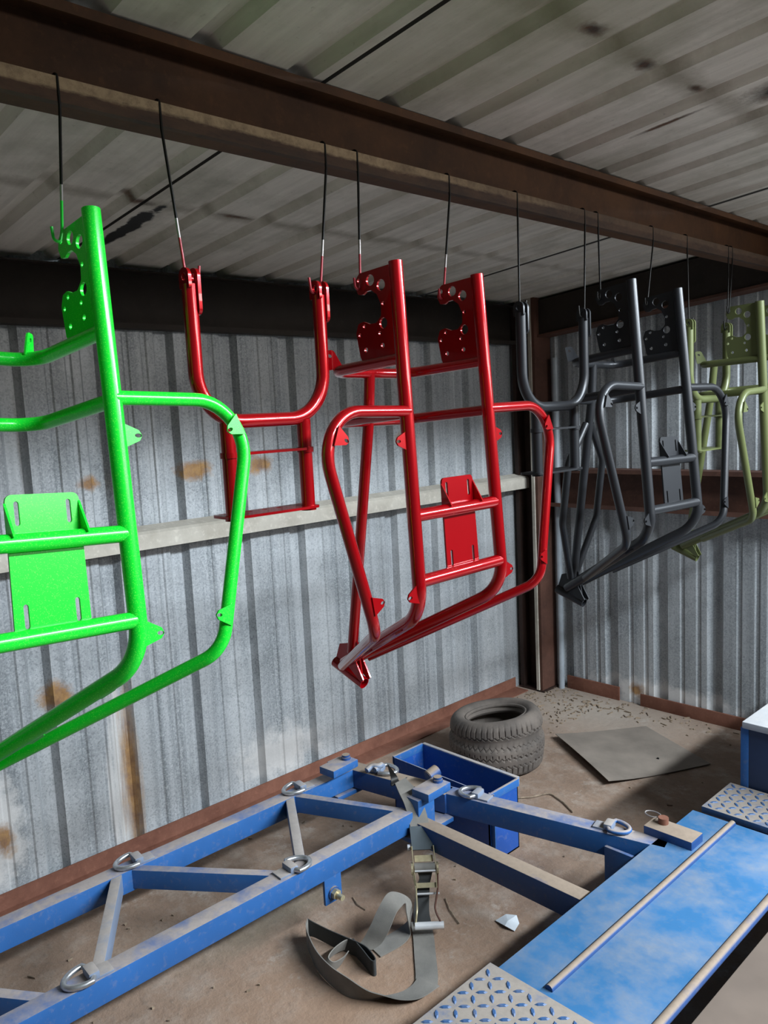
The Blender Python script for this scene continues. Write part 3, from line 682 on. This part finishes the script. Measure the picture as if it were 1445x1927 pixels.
# board lying on the floor
bm = bmesh.new(); c = [at(1045, 1387, .012), at(1145, 1481, .0), at(1337, 1440, 0), at(1215, 1369, 0)]
gx, gy = 10, 8; rows = []
for i in range(gx + 1):
    row = []
    for j in range(gy + 1):
        f, h_ = i / gx, j / gy; q = c[0].lerp(c[1], f).lerp(c[3].lerp(c[2], f), h_)
        q.z = .006 + .022 * (1 - h_) ** 3 + .006 * math.sin(3 * f + 2 * h_) * (1 - h_); row.append(q)
    rows.append(row)
top = [[bm.verts.new(q + V((0, 0, .003))) for q in r] for r in rows]; bot = [[bm.verts.new(q) for q in r] for r in rows]
for i in range(gx):
    for j in range(gy):
        bm.faces.new((top[i][j], top[i + 1][j], top[i + 1][j + 1], top[i][j + 1])); bm.faces.new((bot[i][j], bot[i][j + 1], bot[i + 1][j + 1], bot[i + 1][j]))
for i in range(gx):
    for j in (0, gy): bm.faces.new((top[i][j], top[i + 1][j], bot[i + 1][j], bot[i][j]))
for j in range(gy):
    for i in (0, gx): bm.faces.new((top[i][j], top[i][j + 1], bot[i][j + 1], bot[i][j]))
bs = tag(empty('flat_sheet', at(1190, 1425, 0)), 'dirty grey flat sheet lying on the floor beyond the tyre', 'sheet'); child(done('panel', bm, M_SHEET, None, sharp=40), bs)
for px, py in ((1106, 1425), (1186, 1438), (1238, 1427)):
    q = at(px, py, .012); child(tube('bolt_hole', [q - V((0, 0, .006)), q + V((0, 0, .0022))], .006, M_WIRE, None, 8), bs)

# ================================================================ ratchet strap
SR = tag(empty('ratchet_strap', at(800, 1700, 0)), 'grey ratchet strap hooked on the dolly and trailing over the floor', 'strap')
SC = lambda o: child(o, SR)
R2 = V((RIGHT.x, RIGHT.y, 0)).normalized(); F2 = V((FWD.x, FWD.y, 0)).normalized(); UP = V((0, 0, 1)); HW = .036
c = [(753, 1470, .352), (766, 1489, .346), (777, 1509, .325), (785, 1533, .285), (790, 1556, .250), (793, 1578, .215)]
sd = [R2 * .7 + F2 * .75, R2 * .8 + F2 * .5, R2 * .92 + F2 * .25, R2 + F2 * .1, R2, R2]
SC(ribbon('sewn_webbing', [at(*q) for q in c], [s.normalized() * HW * (1 if i else .85) for i, s in enumerate(sd)], M_WEB, None, .006))
q0, q1 = at(790, 1556, .252), at(795, 1600, .188)
SC(ribbon('sleeve', [q0 + UP * .004 - F2 * .004, q1 + UP * .004 - F2 * .004], [R2 * (HW + .003)] * 2, M_WEBSLEEVE, None, .012))
# flat hook
a0, a1 = at(744, 1474, .350), at(730, 1440, .395)
SC(ribbon('flat_hook', [at(757, 1468, .352), a0, at(741, 1462, .372), a1], [R2 * .02 + F2 * .022, R2 * .016 + F2 * .02, R2 * .012 + F2 * .006, R2 * .002 + F2 * .001], M_WIRE, None, .004))
SC(tube('snap_hook', fillet([at(690, 1450, .325), at(700, 1441, .335), at(712, 1443, .335), at(722, 1436, .335), at(705, 1449, .325)], [0, .02, .02, .02, 0], 5), .012, M_GREYBRACE, None, 8))
# ratchet: frame running from under the sleeve down to the handle grip
A, B, C = at(795, 1594, .195), at(803, 1672, .075), at(807, 1746, .035)
ax = (B - A).normalized(); nr = R2.cross(ax).normalized(); nr = nr if nr.z > 0 else -nr
def along(k, s=0, n=0): return A + (B - A) * k + R2 * s + nr * n
rf = SC(tube('axle', [along(.0, -.048), along(.0, .050)], .009, M_ZINC, None, 10))
def sub(o): o.parent = rf; return o
for s in (-1, 1):
    SC(ribbon('side_plate', [along(-.03, s * .040, .01), along(.5, s * .040, .012), along(1.0, s * .036, .008)], [nr * .016] * 3, M_ZINC, None, .003))
    g_ = []
    bm = bmesh.new(); sweep(bm, [along(.52, s * .043, .018), along(.52, s * .050, .018)], .021, 12); SC(done('ratchet_gear', bm, M_ZINC))
    sub(tube('axle_cap', [along(0, s * .046), along(0, s * .056)], .012, M_CHROME, None, 10))
    SC(tube('handle_arm', fillet([along(.55, s * .046, .02), along(1.0, s * .040, .018), C + R2 * (s * .030 - .006) + UP * .03 - ax * .03, C + R2 * (s * .047) + UP * .008], [0, .02, .03, 0], 6), .0035, M_ZINC if s < 0 else M_BROWN, None, 8))
SC(tube('spool', [along(.50, -.038, .016), along(.50, .038, .016)], .017, M_WEB, None, 14)); SC(tube('spool_bar', [along(.58, -.038, .028), along(.58, .038, .028)], .004, M_CHROME, None, 8))
SC(ribbon('pawl_plate', [along(.20, 0, .006), along(.36, 0, .010)], [R2 * .034, R2 * .034], M_ZINC, None, .004)); SC(ribbon('pawl_plate', [along(.86, .002, .014), along(.98, .002, .014)], [R2 * .042, R2 * .040], M_ZINC, None, .005))
SC(tube('cross_pin', [along(1.12, -.042, .02), along(1.12, .044, .02)], .004, M_CHROME, None, 8))
SC(tube('handle_grip', [C - R2 * .048 + UP * .008, C + R2 * .052 + UP * .008], .013, M_CHROME, None, 12))
SC(ribbon('inner_webbing', [along(.55, 0, .004), along(.75, -.002, -.004), along(.95, -.012, -.01), at(793, 1715, .02), at(797, 1742, .008)], [R2 * .030, R2 * .022, R2 * .024, R2 * .028, R2 * .03], M_WEBDARK, None, .004))
# tail on the floor: flat run, fold, band standing on edge, loops
D = lambda x, y, z=.004: at(x, y, z)
SC(ribbon('tail_webbing', [D(792, 1735), D(797, 1765), D(800, 1800), D(803, 1835), D(802, 1855)], [R2 * .036] * 5, M_WEB, None, .003))
SC(ribbon('tail_webbing', [D(806, 1848, .008), D(783, 1866, .010), D(755, 1874, .014), D(720, 1874, .022), D(690, 1872, .028), D(655, 1858, .034), D(625, 1838, .036), D(600, 1812, .036), D(585, 1785, .036), D(577, 1760, .036), D(580, 1745, .037)],
    [R2 * .034 - F2 * .02, R2 * .012 - F2 * .036 + UP * .006, -F2 * .034 + UP * .014, -F2 * .022 + UP * .02, -F2 * .012 + UP * .026, UP * .033, UP * .034, UP * .034, UP * .034, UP * .034, UP * .033], M_WEB, None, .003))
SC(ribbon('tail_webbing', [D(580, 1745, .037), D(592, 1750, .034), D(620, 1764, .03), D(650, 1777, .03), D(680, 1790, .03), D(694, 1800, .028), D(707, 1818, .026), D(700, 1822, .026), D(682, 1800, .026), D(665, 1780, .03)], [UP * .033] + [UP * .028] * 9, M_WEBDARK, None, .003))
SC(ribbon('tail_webbing', [D(655, 1776, .03), D(640, 1782, .035), D(622, 1796, .035), D(612, 1812, .03), D(622, 1821, .02), D(640, 1812, .02), D(650, 1800, .03)], [UP * .02 + R2 * .012] * 7, M_WEB, None, .003))
SC(ribbon('tail_webbing', [D(682, 1788, .006), D(700, 1772, .03), D(715, 1745, .075), D(728, 1715, .115), D(742, 1694, .135), D(757, 1690, .13), D(768, 1705, .10), D(772, 1730, .05), D(768, 1748, .012), D(745, 1768, .006), D(705, 1790, .004)],
    [R2 * .034, R2 * .033 - F2 * .01, R2 * .032 - F2 * .014, R2 * .03 - F2 * .016, R2 * .022 - F2 * .022 - UP * .012, R2 * .01 - F2 * .03, -R2 * .008 - F2 * .034, -R2 * .006 - F2 * .034, R2 * .006 - F2 * .034, R2 * .02 - F2 * .03, R2 * .02 - F2 * .03], M_WEB, None, .003))

# ================================================================ litter on the floor
def litter():
    rnd = random.Random(3); bm = bmesh.new()
    def chip(x, y, l, wd, a, z=.004):
        ca, sa = math.cos(a), math.sin(a); h_ = wd * .6
        pts = [(-l, -wd), (l, -wd * .6), (l * .9, wd * .5), (-l * .8, wd)]
        lo = [bm.verts.new((x + p * ca - q * sa, y + p * sa + q * ca, .0)) for p, q in pts]; hi = [bm.verts.new((x + p * ca - q * sa, y + p * sa + q * ca, z + rnd.random() * .004)) for p, q in pts]
        bm.faces.new(hi)
        for k in range(4): bm.faces.new((lo[k], lo[(k + 1) % 4], hi[(k + 1) % 4], hi[k]))
    for _ in range(420):
        x, y = rnd.gauss(-2.55, .33), rnd.gauss(3.92, .22)
        if x < -3.0 or y > 4.21 or x > -1.6 or y < 3.42 or (x > -2.5 and y < 3.98): continue
        chip(x, y, .004 + rnd.random() ** 3 * .022, .0012 + rnd.random() * .003, rnd.random() * 6.3)
    for _ in range(150):
        x, y = rnd.uniform(-3.0, -1.6), rnd.uniform(.6, 3.6)
        if (2.25 < y < 3.5 and x < -1.85) or (1.3 < y < 2.1 and -2.3 < x < -1.55): continue
        chip(x, y, .003 + rnd.random() ** 3 * .014, .0012 + rnd.random() * .003, rnd.random() * 6.3)
    tag(done('floor_litter', bm, M_DEBRIS), 'dry leaf litter and wood chips strewn into the corner', 'litter', kind='stuff')
litter()
def twig(pts, r, label, mat=M_DEBRIS, name='twig'):
    return tag(tube(name, fillet([at(x, y, r + .002) for x, y in pts], [0] + [.03] * (len(pts) - 2) + [0], 4), r, mat, None, 6), label, 'twig')
twig([(965, 1502), (1000, 1500), (1035, 1492), (1060, 1510), (1078, 1528)], .0035, 'dark bent twig on the floor right of the open blue box')
twig([(838, 1690), (846, 1712), (864, 1738)], .002, 'thin twig on the floor right of the ratchet')
twig([(664, 1688), (672, 1702), (688, 1712)], .002, 'thin twig on the floor left of the standing strap loop')
bm = bmesh.new(); vs = [bm.verts.new(at(x, y, .004 + h)) for x, y, h in ((932, 1732, 0), (952, 1720, .012), (972, 1722, .018), (977, 1737, .004), (968, 1752, 0), (950, 1742, .008))]
cvt = bm.verts.new(at(955, 1733, .016))
for k in range(6): bm.faces.new((vs[k], vs[(k + 1) % 6], cvt))
e = bmesh.ops.extrude_face_region(bm, geom=bm.faces[:]); bmesh.ops.translate(bm, verts=[v for v in e['geom'] if isinstance(v, bmesh.types.BMVert)], vec=(0, 0, -.002))
tag(done('plastic_scrap', bm, M_PAPER), 'crumpled pale plastic scrap on the floor beside the blue deck', 'scrap')
